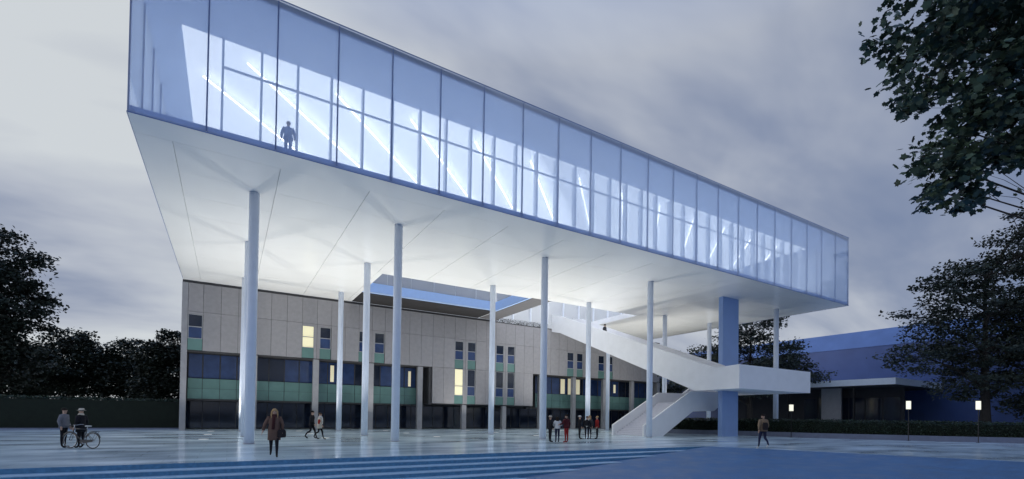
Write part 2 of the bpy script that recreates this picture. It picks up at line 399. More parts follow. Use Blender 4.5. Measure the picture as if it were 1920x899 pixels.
    # light strips hung under the ceiling at 45 degrees
    def strip(x, y, ln):
        t = MB(); a = Vector((x, y, 0)); b = a + Vector((ln, ln, 0)); s = Vector((.024, -.024, 0))
        c = [a - s, b - s, b + s, a + s]
        t.add([(p.x, p.y, 19.22) for p in c] + [(p.x, p.y, 19.28) for p in c], [(3, 2, 1, 0), (4, 5, 6, 7), (0, 1, 5, 4), (1, 2, 6, 5), (2, 3, 7, 6), (3, 0, 4, 7)])
        o = build('light_strip', t, 'light_strip', gal)
        for f in (.12, .88):
            p = a + (b - a) * f
            pbox('hanger', 'frame_grey', o, p.x - .01, p.x + .01, p.y - .01, p.y + .01, 19.285, 19.548)
    for k in range(-1, 12):
        x = .5 + 4.27 * k; y = 27.25; ln = 10.4
        if k == -1: x += 2.3; y += 2.3; ln -= 2.3
        if x + ln > 51.3: ln = 51.3 - x
        if ln > 1: strip(x, y, ln)
    for x in (26.5, 30.5, 34.5): strip(x, 40.5, 7.5)  # extra unseen strips, added to brighten the stair opening
    for x in (1, 41.5): strip(x, 39.5, 8.5)
gallery()
# columns
def column(x, y, z1, label=None, lamp=True, r=.245):
    t = MB().tube([(x, y, .0), (x, y, z1)], r, 28); o = build('column', t, 'column_white', gal, smooth=False)
    for p in o.data.polygons: p.use_smooth = len(p.vertices) == 4
    ring = MB().tube([(x, y, .001), (x, y, .02)], r + .05, 28); build('base_ring', ring, 'frame_grey', o)
    return o
COLS = [(.97, 28.19), (8.69, 28.19), (19.53, 28.19), (30.39, 28.19), (48.7, 28.0),
        (1.0, 36.6), (8.93, 36.7), (19.94, 36.8), (30.94, 36.8), (41.8, 36.6), (49.4, 36.5), (1.05, 46.6), (9.0, 46.8), (42.6, 46.7)]
for (x, y) in COLS: column(x, y, ZS - .002)
pbox('pillar', 'pillar_blue', gal, 39.6, 42.0, 27.8, 28.25, .001, ZS - .002)
# added lamps with no visible source, set in the paving to brighten the underside
def added_uplight(x, y, power):
    t = MB().tube([(x, y, .004), (x, y, .012)], .26, 24); o = build('added_uplight', t, 'added_uplight_lens', gal)
    ld = bpy.data.lights.new('added_uplight_lamp', 'AREA'); ld.shape = 'DISK'; ld.size = .5; ld.energy = power; ld.color = (1.0, .97, .90); ld.spread = R(125)
    lo = bpy.data.objects.new('added_uplight_lamp', ld); COL.objects.link(lo); lo.rotation_euler = (math.pi, 0, 0)
    lo.parent = o; lo.location = Vector((x, y, .03)) - WL[o.name]
UP = 240
for i, x in enumerate((-1.2, 5.6, 13.5, 22.5)):
    for y, k in ((33.4, .72), (40.5, .90), (46.9, .80)): added_uplight(x, y, UP * k * (.95, .9, 1.1, 1.1)[i])
for (x, y, k) in ((28.4, 33.5, .8), (28.4, 41.0, .9), (34.0, 45.0, 1.7), (34.5, 37.2, .8), (45.0, 39.5, 1.0), (47.0, 46.0, .9), (44.2, 35.4, .7)): added_uplight(x, y, UP * k)

# ------------------------------------------------------------------ the staircase
st = tag(empty('staircase', (40, 30, 0)), 'white outdoor staircase with solid parapets folding up through the gallery floor', 'staircase')
def staircase():
    left = [(23.6, 4.17), (27.9, 4.14), (48.06, 12.19), (49.9, 12.62), (49.9, 14.85), (48.1, 14.37), (25.92, 6.04), (23.6, 6.16)]
    build('parapet', MB().prism(left, 'x', 35.8, 36.0), 'white_render', st)
    right = [(27.4, 4.3), (27.9, 4.3), (48.06, 12.3), (49.9, 12.62), (49.9, 14.85), (48.1, 14.37), (27.4, 6.6)]
    build('parapet', MB().prism(right, 'x', 39.18, 39.38), 'white_render', st)
    build('parapet', MB().box(36.001, 46.7, 23.602, 23.8, 4.19, 6.16), 'white_render', st)
    build('parapet', MB().box(46.5, 46.7, 23.801, 33.9, 4.19, 6.16), 'white_render', st)
    build('parapet', MB().box(39.4, 42.5, 27.4, 27.6, 4.3, 6.1), 'white_render', st)
    build('landing', MB().box(36.002, 46.49, 23.802, 27.38, 4.25, 5.05), 'white_render', st)
    build('landing', MB().box(42.6, 46.49, 27.39, 33.68, 4.252, 5.048), 'white_render', st)
    # upper flight
    build('flight_slab', MB().prism([(27.4, 4.3), (27.9, 4.25), (48.06, 12.28), (49.9, 12.66), (49.9, 13.0), (48.0, 12.9), (27.4, 4.72)], 'x', 36.003, 39.177), 'white_render', st)
    n = 50; y0, z0 = 27.5, 5.05; dy, dz = 20.6 / n, 8.1 / n
    for k in range(n): pbox('step', 'stair_tread', st, 36.004, 39.176, y0 + dy * k, y0 + dy * (k + 1) + .03, z0 + dz * k - .28, z0 + dz * (k + 1))
    pbox('landing', 'stair_tread', st, 36.004, 39.176, y0 + 20.64, 49.9, 12.95, 13.15)
    # lower flights
    prof_b = [(31.5, 0.001), (33.9, 0.001), (38.0, 2.32), (41.2, 2.42), (44.2, 4.22), (46.49, 4.24)]
    prof_t = [(46.49, 6.1), (44.6, 6.1), (41.4, 4.3), (37.7, 4.24), (31.5, .95)]
    build('parapet', MB().prism(prof_b[:-1] + [(44.6, 4.24)] + prof_t[1:], 'y', 29.8, 30.0), 'white_render', st)
    build('parapet', MB().prism(prof_b + prof_t, 'y', 33.7, 33.9), 'white_render', st)
    build('flight_slab', MB().prism([(33.9, .05), (38.0, 2.36), (41.2, 2.46), (42.58, 3.3), (42.58, 3.7), (41.3, 3.0), (37.6, 2.95), (32.6, .25)], 'y', 30.002, 33.698), 'white_render', st)
    n = 20
    for k in range(n): pbox('step', 'stair_tread', st, 31.7 + .3 * k, 31.7 + .3 * (k + 1) + .02, 30.004, 33.696, max(.002, .16 * k - .22), .16 * (k + 1))
    pbox('landing', 'stair_tread', st, 37.73, 41.2, 30.004, 33.696, 3.0, 3.2)
    n = 11
    for k in range(n): pbox('step', 'stair_tread', st, 41.21 + .125 * k * 1.0, 41.21 + .125 * (k + 1) + .01, 30.004, 33.696, 3.2 + .167 * k - .2, 3.2 + .167 * (k + 1))
staircase()

# ------------------------------------------------------------------ the older concrete building behind
old = tag(empty('concrete_building', (26, 55, 0)), 'three storey concrete panel building with green spandrels behind the columns', 'building')
PX = [-3.4 + 1.35 * k for k in range(45)]
PIER = [2.0 + 5.4 * k for k in range(11)]
def window(x0, x1, z0, zm, z1, zg, lit=False, paneM='dark_glass', paneB='blue_glass'):
    """frame with two lights and a green panel below"""
    f = MB(); yf = 50.02
    for (a, b, c, d) in ((x0, x0 + .05, z0, z1), (x1 - .05, x1, z0, z1), (x0 + .05, x1 - .05, z1 - .05, z1), (x0 + .05, x1 - .05, z0, z0 + .05), (x0 + .05, x1 - .05, zm - .035, zm + .035)):
        f.box(a, b, yf, yf + .08, c, d)
    o = build('window', f, 'frame_grey', old)
    pbox('pane', 'lit_window' if lit else paneM, o, x0 + .05, x1 - .05, yf + .05, yf + .07, zm + .036, z1 - .051)
    pbox('pane', 'lit_window' if lit else paneB, o, x0 + .05, x1 - .05, yf + .05, yf + .07, z0 + .051, zm - .036)
    pbox('spandrel', 'green_spandrel', old, x0, x1, yf + .02, yf + .07, zg, z0 - .005)
def old_building():
    XR = 56.0
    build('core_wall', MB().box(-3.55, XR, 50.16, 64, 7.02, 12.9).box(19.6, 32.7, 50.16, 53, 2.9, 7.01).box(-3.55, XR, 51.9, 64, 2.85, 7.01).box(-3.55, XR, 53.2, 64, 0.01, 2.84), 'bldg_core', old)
    pbox('corner_pier', 'concrete_pier', old, -3.62, -3.18, 49.99, 50.5, .002, 12.93)
    build('end_wall', MB().box(-3.62, -3.56, 50.51, 64, .002, 12.93), 'concrete_pier', old)
    build('end_wall', MB().box(XR + .002, XR + .06, 50.1, 64, .002, 12.93), 'concrete_pier', old)
    pbox('coping_shadow_gap', 'frame_dark', old, -3.6, 27.4, 50.0, 50.5, 12.94, 13.143); pbox('coping_shadow_gap', 'frame_dark', old, 27.41, XR, 50.0, 50.5, 12.94, 13.03)  # left piece raised as a dark strip for the shadow under the soffit
    wins = {}
    for p in (7.4, 12.8, 23.6, 29.0, 39.8, 45.2):
        wins[round(p - 1.35, 2)] = (p - 1.34 + .0, p - .27); wins[round(p, 2)] = (p + .27, p + 1.30)
    wins[-3.4] = (-3.15, -2.08)
    g = .012
    for k in range(44):
        a, b = PX[k], PX[k + 1]
        if k == 0: a = -3.17
        pbox('wall_panel', 'concrete_panel', old, a + g, b - g, 50.0, 50.13, 10.44, 12.92)
        w = wins.get(round(PX[k], 2))
        if w is None:
            pbox('wall_panel', 'concrete_panel', old, a + g, b - g, 50.0, 50.13, 7.03, 10.42)
        else:
            lit = abs(w[0] - 6.06) < .1
            pbox('wall_panel', 'concrete_panel', old, a + g, b - g, 50.0, 50.13, 10.21, 10.42)
            if w[0] - a > .1: pbox('wall_panel', 'concrete_panel', old, a + g, w[0], 50.0, 50.13, 7.03, 10.205)
            if b - w[1] > .1: pbox('wall_panel', 'concrete_panel', old, w[1], b - g, 50.0, 50.13, 7.03, 10.205)
            window(w[0], w[1], 8.05, 9.1, 10.2, 7.05, lit)
        mid = (a + b) / 2
        if 19.5 < mid < 32.8:
            if w is None: pbox('wall_panel', 'concrete_panel', old, a + g, b - g, 50.0, 50.13, 2.95, 7.01)
            else:
                lit = abs(w[0] - 22.26) < .1
                if w[0] - a > .1: pbox('wall_panel', 'concrete_panel', old, a + g, w[0], 50.0, 50.13, 2.95, 7.01)
                if b - w[1] > .1: pbox('wall_panel', 'concrete_panel', old, w[1], b - g, 50.0, 50.13, 2.95, 7.01)
                window(w[0], w[1], 3.92, 5.0, 6.98, 2.97, lit)
        else:
            if b < 19.5 or a > 33.5:
                # recessed glazed band
                lit = round(PX[k], 2) in (38.45, 39.8, 41.15) and k % 2 == 0
                pm = 'lit_room' if k in (32,) else ('dark_glass' if (k % 7 in (4, 5)) else 'blue_glass')
                fr = MB().box(a + .0, a + .05, 51.62, 51.72, 4.68, 6.96).box(b - .05, b - .0, 51.62, 51.72, 4.68, 6.96).box(a + .051, b - .051, 51.62, 51.72, 6.88, 6.96)
                o = build('band_window', fr, 'frame_dark', old); pbox('pane', pm, o, a + .051, b - .051, 51.66, 51.69, 4.69, 6.87)
                pbox('spandrel', 'green_spandrel', old, a + .02, b - .02, 51.5, 51.56, 3.74, 4.64)
                pbox('spandrel', 'green_spandrel', old, a + .02, b - .02, 51.5, 51.56, 2.80, 3.72)
                pbox('backing', 'bldg_core', old, a + .001, b - .001, 51.58, 51.61, 2.8, 4.66)
    # lit slots of the stair and corridor
    for (xa, xb, za, zb) in ((9.0, 9.35, 4.9, 6.6), (17.3, 17.6, 4.8, 6.5), (38.6, 39.3, 4.75, 6.75), (41.0, 41.9, 4.75, 6.8), (48.2, 48.6, 5.2, 6.4)):
        pbox('lit_slot', 'lit_room', old, xa, xb, 51.59, 51.615, za, zb)
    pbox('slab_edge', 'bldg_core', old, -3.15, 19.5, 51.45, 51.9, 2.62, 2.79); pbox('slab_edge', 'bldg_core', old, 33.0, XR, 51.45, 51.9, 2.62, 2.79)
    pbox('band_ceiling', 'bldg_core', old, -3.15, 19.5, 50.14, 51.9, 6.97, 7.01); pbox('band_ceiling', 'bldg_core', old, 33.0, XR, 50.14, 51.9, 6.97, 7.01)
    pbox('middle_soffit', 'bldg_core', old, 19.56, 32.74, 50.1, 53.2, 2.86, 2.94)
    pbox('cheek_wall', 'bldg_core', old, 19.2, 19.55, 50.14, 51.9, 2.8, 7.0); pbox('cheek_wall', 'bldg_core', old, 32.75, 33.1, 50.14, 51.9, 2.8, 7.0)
    for p in PIER:
        if p > XR: continue
        zt = 2.85 if 19.6 < p < 32.7 else 6.96
        pbox('pier', 'concrete_pier', old, p - .27, p + .27, 50.14, 50.6, .002, zt)
    for k in range(0, 44):
        a, b = PX[k], PX[k + 1]
        pbox('ground_floor_pane', 'dark_glass', old, a + .03, b - .03, 53.1, 53.13, .12, 2.6)
        pbox('ground_floor_mullion', 'frame_dark', old, b - .029, b + .029, 53.06, 53.17, .01, 2.6)
old_building()

# ------------------------------------------------------------------ the low hall on the right
hall = tag(empty('blue_hall', (90, 30, 0)), 'large low hall with blue walls and a white canopy beyond the right hedge', 'building')
def build_hall():
    build('wall', MB().box(84, 130, 5, 75, .03, 13.0), 'hall_wall', hall)
    build('roof', MB().prism([(83.9, 13.01), (86.2, 15.9), (130, 15.9), (130, 13.01)], 'y', 4.9, 75.1), 'hall_roof', hall)
    build('canopy', MB().box(69.5, 83.98, 25.3, 52, 6.2, 7.0), 'canopy_white', hall)
    build('canopy_soffit', MB().box(69.6, 83.9, 25.4, 51.9, 6.1, 6.19), 'canopy_dark', hall)
    build('dark_wall', MB().box(74, 74.2, 26, 52, .03, 6.09), 'canopy_dark', hall)
    pbox('concrete_wall', 'concrete_pier', hall, 72.0, 72.3, 32.4, 34.9, .03, 6.09)
    for y in (30, 38.5, 45): pbox('post', 'black_metal', hall, 70.2, 70.4, y, y + .2, .03, 6.09)
    for y in range(6): pbox('door_pane', 'dark_glass', hall, 73.94, 73.98, 26.4 + y * 2.0, 28.2 + y * 2.0, .2, 4.8)
build_hall()

# ------------------------------------------------------------------ planter kerb, hedges
KP = [(40.2, 36.2), (45.2, 28.6), (47.0, 22.8), (50.6, 17.8), (53.2, 14.2), (56.4, 11.2), (62, 6.0), (75, -6)]
def offset_line(P, d):
    out = []
    for i, p in enumerate(P):
        a = Vector(P[max(0, i - 1)]); b = Vector(P[min(len(P) - 1, i + 1)]); t = (b - a).normalized(); n = Vector((-t.y, t.x)); out.append(Vector(p) + n * d)
    return out
def ribbon(P, d0, d1, z0, z1):
    a = offset_line(P, d0); b = offset_line(P, d1); t = MB(); n = len(P)
    for i in range(n - 1):
        q = [a[i], a[i + 1], b[i + 1], b[i]]
        t.add([(p.x, p.y, z0) for p in q] + [(p.x, p.y, z1) for p in q], [(4, 5, 6, 7), (0, 1, 5, 4), (2, 3, 7, 6), (1, 2, 6, 5), (3, 0, 4, 7)])
    return t
tag(build('planter_kerb', ribbon(KP, 0, .35, .001, .46), 'kerb_stone'), kind='structure')
def fast_mesh(name, V, F, m, smooth=False):
    me = bpy.data.meshes.new(name); nf, k = F.shape
    me.vertices.add(len(V)); me.vertices.foreach_set('co', V.astype(np.float32).ravel())
    me.loops.add(nf * k); me.loops.foreach_set('vertex_index', F.astype(np.int32).ravel())
    me.polygons.add(nf); me.polygons.foreach_set('loop_start', np.arange(nf, dtype=np.int32) * k); me.polygons.foreach_set('loop_total', np.full(nf, k, dtype=np.int32))
    me.update(calc_edges=True); me.validate(); me.materials.append(MATS[m]); return me
QUAD = np.array([(-.5, 0, 0), (0, -.32, .06), (.5, 0, 0), (0, .32, .06)])
MAPLE = np.array([(0, -.5, 0), (.17, -.34, .02), (.40, -.36, 0), (.36, -.10, .05), (.54, .14, .01), (.27, .24, .05), (.05, .56, .02), (-.25, .26, .05), (-.50, .20, 0), (-.36, -.06, .05), (-.44, -.32, 0), (-.15, -.32, .02)])
def leaves(C, size, rng, shape=QUAD, up=.5):
    n = len(C); nrm = rng.normal(size=(n, 3)); nrm[:, 2] = np.abs(nrm[:, 2]) + up; nrm /= np.linalg.norm(nrm, axis=1)[:, None]
    t = rng.normal(size=(n, 3)); t -= nrm * (t * nrm).sum(1)[:, None]; t /= np.linalg.norm(t, axis=1)[:, None]; b = np.cross(nrm, t)
    s = (size * rng.uniform(.65, 1.35, n))[:, None, None]
    V = C[:, None, :] + s * (shape[None, :, 0:1] * t[:, None, :] + shape[None, :, 1:2] * b[:, None, :] + shape[None, :, 2:3] * nrm[:, None, :])
    k = len(shape); F = np.arange(n * k).reshape(n, k); return V.reshape(-1, 3), F
def link_mesh(name, me, parent, pw):
    o = bpy.data.objects.new(name, me); COL.objects.link(o); o.parent = parent; o.location = (0, 0, 0); WL[o.name] = Vector(pw); return o
def hedge(label, P, d0, d1, h, n, leaf, seed):
    rng = np.random.default_rng(seed); base = (P[0][0], P[0][1], 0)
    root = tag(empty('hedge', base), label, 'hedge')
    build('core', ribbon(P, d0 + .12, d1 - .12, .02, h - .12), 'hedge_core', root)
    a = offset_line(P, d0); b = offset_line(P, d1); seg = [(a[i + 1] - a[i]).length for i in range(len(P) - 1)]; tot = sum(seg)
    pr = np.array(seg) / tot; i = rng.choice(len(seg), n, p=pr); u = rng.random(n); A_ = np.array([tuple(p) for p in a]); B_ = np.array([tuple(p) for p in b])
    pa = A_[i] * (1 - u)[:, None] + A_[i + 1] * u[:, None]; pb = B_[i] * (1 - u)[:, None] + B_[i + 1] * u[:, None]
    top = rng.random(n) < .42; w = np.where(top, rng.random(n), rng.normal(0, .02, n)); z = np.where(top, h + rng.normal(0, .05, n), rng.random(n) * h)
    c = pa * (1 - w)[:, None] + pb * w[:, None]; C = np.column_stack([c, z]) - np.array(base) + rng.normal(0, .04, (n, 3))
    V, F = leaves(C, leaf, rng); link_mesh('foliage', fast_mesh('foliage', V, F, 'hedge_leaf'), root, base); return root
hedge('long dark clipped hedge behind the planter kerb at right', KP, .4, 2.0, 1.62, 30000, .13, 3)
hedge('tall dark green hedge running left of the concrete building', [(-3.9, 53.2), (-60, 53.2)], -2.2, -.2, 2.62, 30000, .16, 5)

# ------------------------------------------------------------------ lanterns
def lantern(x, y, label, z0=2.72, z1=3.42):
    r = tag(empty('lantern_post', (x, y, 0), 0), label, 'lamp', 'square lanterns along the planter kerb')
    build('post', MB().box(x - .025, x + .025, y - .025, y + .025, .001, z0 - .04), 'black_metal', r)
    build('base_plate', MB().box(x - .12, x + .12, y - .12, y + .12, .0, .02), 'black_metal', r)
    o = build('lantern', MB().box(x - .13, x + .13, y - .13, y + .13, z0, z1), 'lantern_glow', r)
    build('cap', MB().box(x - .15, x + .15, y - .15, y + .15, z1 + .002, z1 + .035), 'black_metal', r)
    build('tray', MB().box(x - .15, x + .15, y - .15, y + .15, z0 - .038, z0 - .002), 'black_metal', r)
lantern(50.2, 17.35, 'glowing square lantern on a thin black post, middle one of the three')
lantern(52.8, 13.6, 'glowing square lantern on a thin black post, nearest the right edge')
lantern(45.9, 24.9, 'small glowing square lantern below the end of the stair landing', 2.5, 3.1)

# ------------------------------------------------------------------ trees
def tree(name, label, base, blobs, nclump, nleaf, leaf, trunk_r, seed, lm='leaf_dark', shape=QUAD, spread=.8, flat=.45, group=None, trunk_top=None, bend=(0, 0), core=.35):
    rng = np.random.default_rng(seed); rr = random.Random(seed); base = Vector(base)
    root = tag(empty(name, base), label, 'tree', group)
    B = [(Vector(c) - base, r) for c, r in blobs]
    top = max(c.z for c, r in B) if trunk_top is None else trunk_top
    t = MB(); pts = []; n = 7
    for i in range(n):
        f = i / (n - 1); pts.append(Vector((bend[0] * f * f + rr.uniform(-.1, .1) * f, bend[1] * f * f + rr.uniform(-.1, .1) * f, top * f - .05 * (i == 0))))
    t.tube(pts, [trunk_r * (1.25 if i == 0 else 1 - .8 * i / (n - 1)) for i in range(n)], 9)
    limbs = []
    def trunk_at(z):
        f = min(max(z / top, 0), 1); return Vector((bend[0] * f * f, bend[1] * f * f, top * f))
    vol = np.array([r[0] * r[1] * r[2] for c, r in B]) ** .75; vol /= vol.sum(); C = []
    for (c, r), w in zip(B, vol):
        s = trunk_at(max(c.z - r[2] * .5 - (Vector((c.x, c.y)) - Vector(trunk_at(c.z).xy)).length * .35, top * .25)); mid = (s + c) / 2 + Vector((rr.uniform(-.3, .3), rr.uniform(-.3, .3), rr.uniform(.1, .5)))
        L0 = (c - s).length
        if L0 > .6: t.tube([s, mid, c], [trunk_r * .42, trunk_r * .28, trunk_r * .14], 6); limbs.append((s, mid, c))
        m = max(3, int(nclump * w))
        d = rng.normal(size=(m, 3)); d /= np.linalg.norm(d, axis=1)[:, None]; rad = rng.uniform(core, 1.0, m) ** .6
        p = d * rad[:, None] * np.array(r) + np.array(c)
        for q in p:
            if rng.random() < .55:
                f = rng.uniform(.3, 1); a = mid.lerp(c, f); qv = Vector(q); mm = (a + qv) / 2 + Vector((0, 0, rr.uniform(0, .25)))
                t.tube([a, mm, qv], [trunk_r * .09, trunk_r * .06, trunk_r * .025], 4, cap=False)
            k = max(4, int(rng.normal(nleaf, nleaf * .35)))
            g = np.clip(rng.normal(size=(k, 3)), -1.7, 1.7) * np.array([spread, spread, spread * flat]) * rng.uniform(.6, 1.25)
            C.append(q + g)
    trunk = build('trunk', t, 'bark', root, smooth=True, local=True, recalc=False)
    C = np.concatenate(C); C = C[C[:, 2] > .3]
    V, F = leaves(C, leaf, rng, shape); link_mesh('crown', fast_mesh('crown', V, F, lm), root, base)
    return root
def bl(*a): return [((x, y, z), (rx, ry, rz)) for (x, y, z, rx, ry, rz) in a]
GL = 'dark trees behind the left hedge'
tree('tree', 'tallest dark tree cut by the left edge of the picture', (-20.2, 64.8, .03), bl((-20.5, 65, 8, 4.3, 4.3, 3.5), (-20, 64.8, 12.5, 4.2, 4.2, 3.4), (-20.6, 65.2, 17, 3.2, 3.2, 2.8), (-17.3, 64, 11, 2.2, 2.2, 2.2), (-17.0, 64, 15, 1.9, 2, 1.8), (-17.6, 64.2, 6, 2.4, 2.4, 2.6), (-23, 66, 13, 4, 4, 4)), 420, 62, .36, .42, 11, spread=.62, group=GL)
tree('tree', 'round dark tree above the left hedge, beside the tallest tree', (-20.4, 96.2, .03), bl((-20.4, 96, 8, 5.5, 5, 4), (-20.8, 96, 11.6, 3.6, 4, 2.7), (-23.5, 97, 7.5, 3.5, 4, 4), (-17, 96, 8, 3.2, 3, 3.2), (-18, 96, 4.8, 4, 3, 3)), 330, 62, .42, .4, 12, spread=.7, group=GL)
tree('tree', 'low dark tree above the left hedge, second from the concrete building', (-12.8, 95, .03), bl((-12.8, 95, 7, 4.4, 4, 4), (-13.2, 95, 10.4, 2.8, 3, 2.4), (-15.5, 95, 7, 3, 3, 3.4), (-11, 95, 5, 3.6, 3, 3.4)), 280, 60, .42, .36, 13, spread=.7, group=GL)
tree('tree', 'dark tree rising right beside the left corner of the concrete building', (-6.2, 86, .03), bl((-6.4, 86, 7.5, 4.2, 4, 4), (-6.2, 86, 11.4, 3.2, 3.2, 2.6), (-9.0, 86, 9.6, 2.4, 3, 2.6), (-9.4, 86, 5, 2.6, 3, 3)), 290, 60, .40, .36, 14, spread=.65, group=GL)
tree('tree', 'dark tree filling the gap at the far left behind the hedge', (-29.5, 108, .03), bl((-29.5, 108, 7, 6, 5, 4.2), (-26, 108, 6, 4, 4, 3.4), (-33, 108, 8, 4, 4, 4)), 260, 60, .5, .36, 15, spread=.8, group=GL)
tree('tree', 'broad dark tree between the gallery end and the blue hall', (60.5, 38.3, .03), bl((60.5, 38.3, 10, 5.5, 5.5, 4), (60.5, 38, 14, 3.6, 3.6, 2.6), (56, 41, 9.5, 4, 4, 3), (64.8, 36.2, 10, 3.5, 3.2, 2.6), (66.5, 34.8, 7.6, 3, 2.6, 1.8), (53.4, 43, 7.6, 3.2, 3, 2.2), (62, 38, 6.5, 5, 4, 2)), 300, 75, .34, .4, 16, spread=.85, flat=.28)
tree('tree', 'dark tree seen under the upper stair flight', (74, 62, .03), bl((74, 62, 7, 6, 6, 4.5), (68, 64, 6, 5, 5, 4), (80, 60, 8, 5, 5, 4)), 230, 60, .45, .4, 17, spread=.9)
tree('tree', 'tall layered dark tree behind the hedge and lanterns at right', (70.4, 17.6, .03), bl((70.5, 17.8, 9.5, 5, 5, 2.2), (70.5, 17.6, 13.5, 5, 5, 2.4), (70.8, 17.4, 17.6, 4.5, 4.5, 2.2), (64.8, 21.2, 8.8, 3.8, 3, 1.8), (65.8, 20.8, 12.6, 3.2, 3, 1.9), (67.6, 19.8, 16.2, 3.2, 3, 1.9), (74.5, 15.4, 20.5, 4.2, 4, 2.4), (76, 14.6, 14, 5, 5, 5), (76, 14.6, 7.5, 5, 5, 4), (75.6, 15.2, 24.4, 3.2, 3, 1.8), (69, 18.5, 6, 4.5, 4, 2)), 430, 80, .34, .5, 18, spread=.8, flat=.3, trunk_top=17)
tree('tree', 'dense dark tree at the right edge behind the hedge', (77.5, 10.5, .03), bl((77.5, 10.5, 6, 5.5, 5.5, 4.5), (77, 12, 12, 5, 5, 4.5), (78, 10, 18, 5, 5, 4), (73, 13.5, 4.5, 4, 3.5, 3)), 330, 75, .36, .45, 19, spread=.9, flat=.4)
tree('maple_tree', 'large maple whose leafy boughs hang into the upper right corner', (24.5, 1.0, -.35),
     bl((16.62, 5.25, 12.6, 1.3, 1.2, 1.0), (18.02, 4.45, 12.9, 1.5, 1.3, 1.1), (16.42, 5.35, 11.3, 1.15, 1.0, .75), (17.72, 4.65, 11.2, 1.3, 1.2, .9), (18.82, 3.95, 11.6, 1.4, 1.3, 1.2),
        (17.02, 4.95, 9.9, .95, .9, .62), (18.12, 4.35, 9.8, 1.2, 1.1, .75), (19.32, 3.65, 10.2, 1.2, 1.2, 1.0), (16.37, 5.40, 9.05, .75, .6, .32), (17.42, 4.75, 8.6, 1.05, .9, .55), (16.82, 5.05, 8.0, .6, .5, .22), (17.92, 4.45, 7.9, .6, .55, .3), (19.02, 3.75, 9.0, .8, .9, .5),
        (20, 3.5, 13.5, 2.2, 2.2, 1.6), (21.5, 2.5, 10.5, 2.4, 2.4, 2.4), (24, 1, 14.5, 3.5, 3.5, 2.6), (26, -1, 11.5, 3.5, 3.5, 3)), 600, 48, .185, .12, 21, lm='leaf_maple', shape=MAPLE, spread=.30, flat=.45, trunk_top=12.5)
# plants on the old building's roof edge
def shrub(x, y, z, h, seed, label):
    rng = np.random.default_rng(seed); root = tag(empty('roof_shrub', (x, y, z)), label, 'shrub', 'low shrubs on the roof edge')
    t = MB()
    for k in range(5): t.tube([(0, 0, 0), (rng.normal(0, .25), rng.normal(0, .1), h * .7)], [.02, .008], 4)
    build('stem', t, 'bark', root, local=True)
    C = rng.normal(size=(260, 3)) * np.array([.42, .16, .2]) * (h / .6) + np.array([0, 0, h * .5]); C = C[C[:, 2] > .02]
    V, F = leaves(C, .1, rng); link_mesh('foliage', fast_mesh('foliage', V, F, 'leaf_dark'), root, (x, y, z))
for i in range(7): shrub(28.0 + i * 1.1, 50.7, 13.03, .55 + .12 * (i % 3), 40 + i, 'low dark shrub on the roof edge, %s of the row' % ('first from the left', 'second from the left', 'third from the left', 'middle one', 'third from the stair head', 'second from the stair head', 'nearest the stair head')[i])

# ------------------------------------------------------------------ people
def cloth(name, c, rough=.85): mat(name, c, rough, .12, 25, spec=.2)
cloth('skin_tone', (.50, .33, .25), .6); cloth('cloth_black', (.012, .012, .016)); cloth('cloth_navy', (.02, .025, .06)); cloth('cloth_charcoal', (.05, .052, .06))
cloth('cloth_brown', (.14, .085, .065)); cloth('cloth_maroon', (.055, .018, .018)); cloth('cloth_white', (.66, .66, .66)); cloth('cloth_red', (.26, .02, .02)); cloth('cloth_darkred', (.07, .012, .016))
cloth('cloth_tan', (.24, .17, .11)); cloth('cloth_grey', (.17, .175, .20)); cloth('cloth_cream', (.55, .50, .42)); cloth('cloth_bluegrey', (.20, .30, .50))
cloth('hair_blonde', (.42, .27, .13)); cloth('hair_dark', (.02, .015, .012)); cloth('hair_brown', (.08, .045, .025)); cloth('shoe_white', (.6, .6, .6)); cloth('shoe_black', (.012, .012, .012)); cloth('bag_red', (.30, .03, .02)); cloth('bag_dark', (.025, .02, .022))
cloth('lip', (.25, .08, .07)); cloth('eye_dark', (.01, .01, .01))
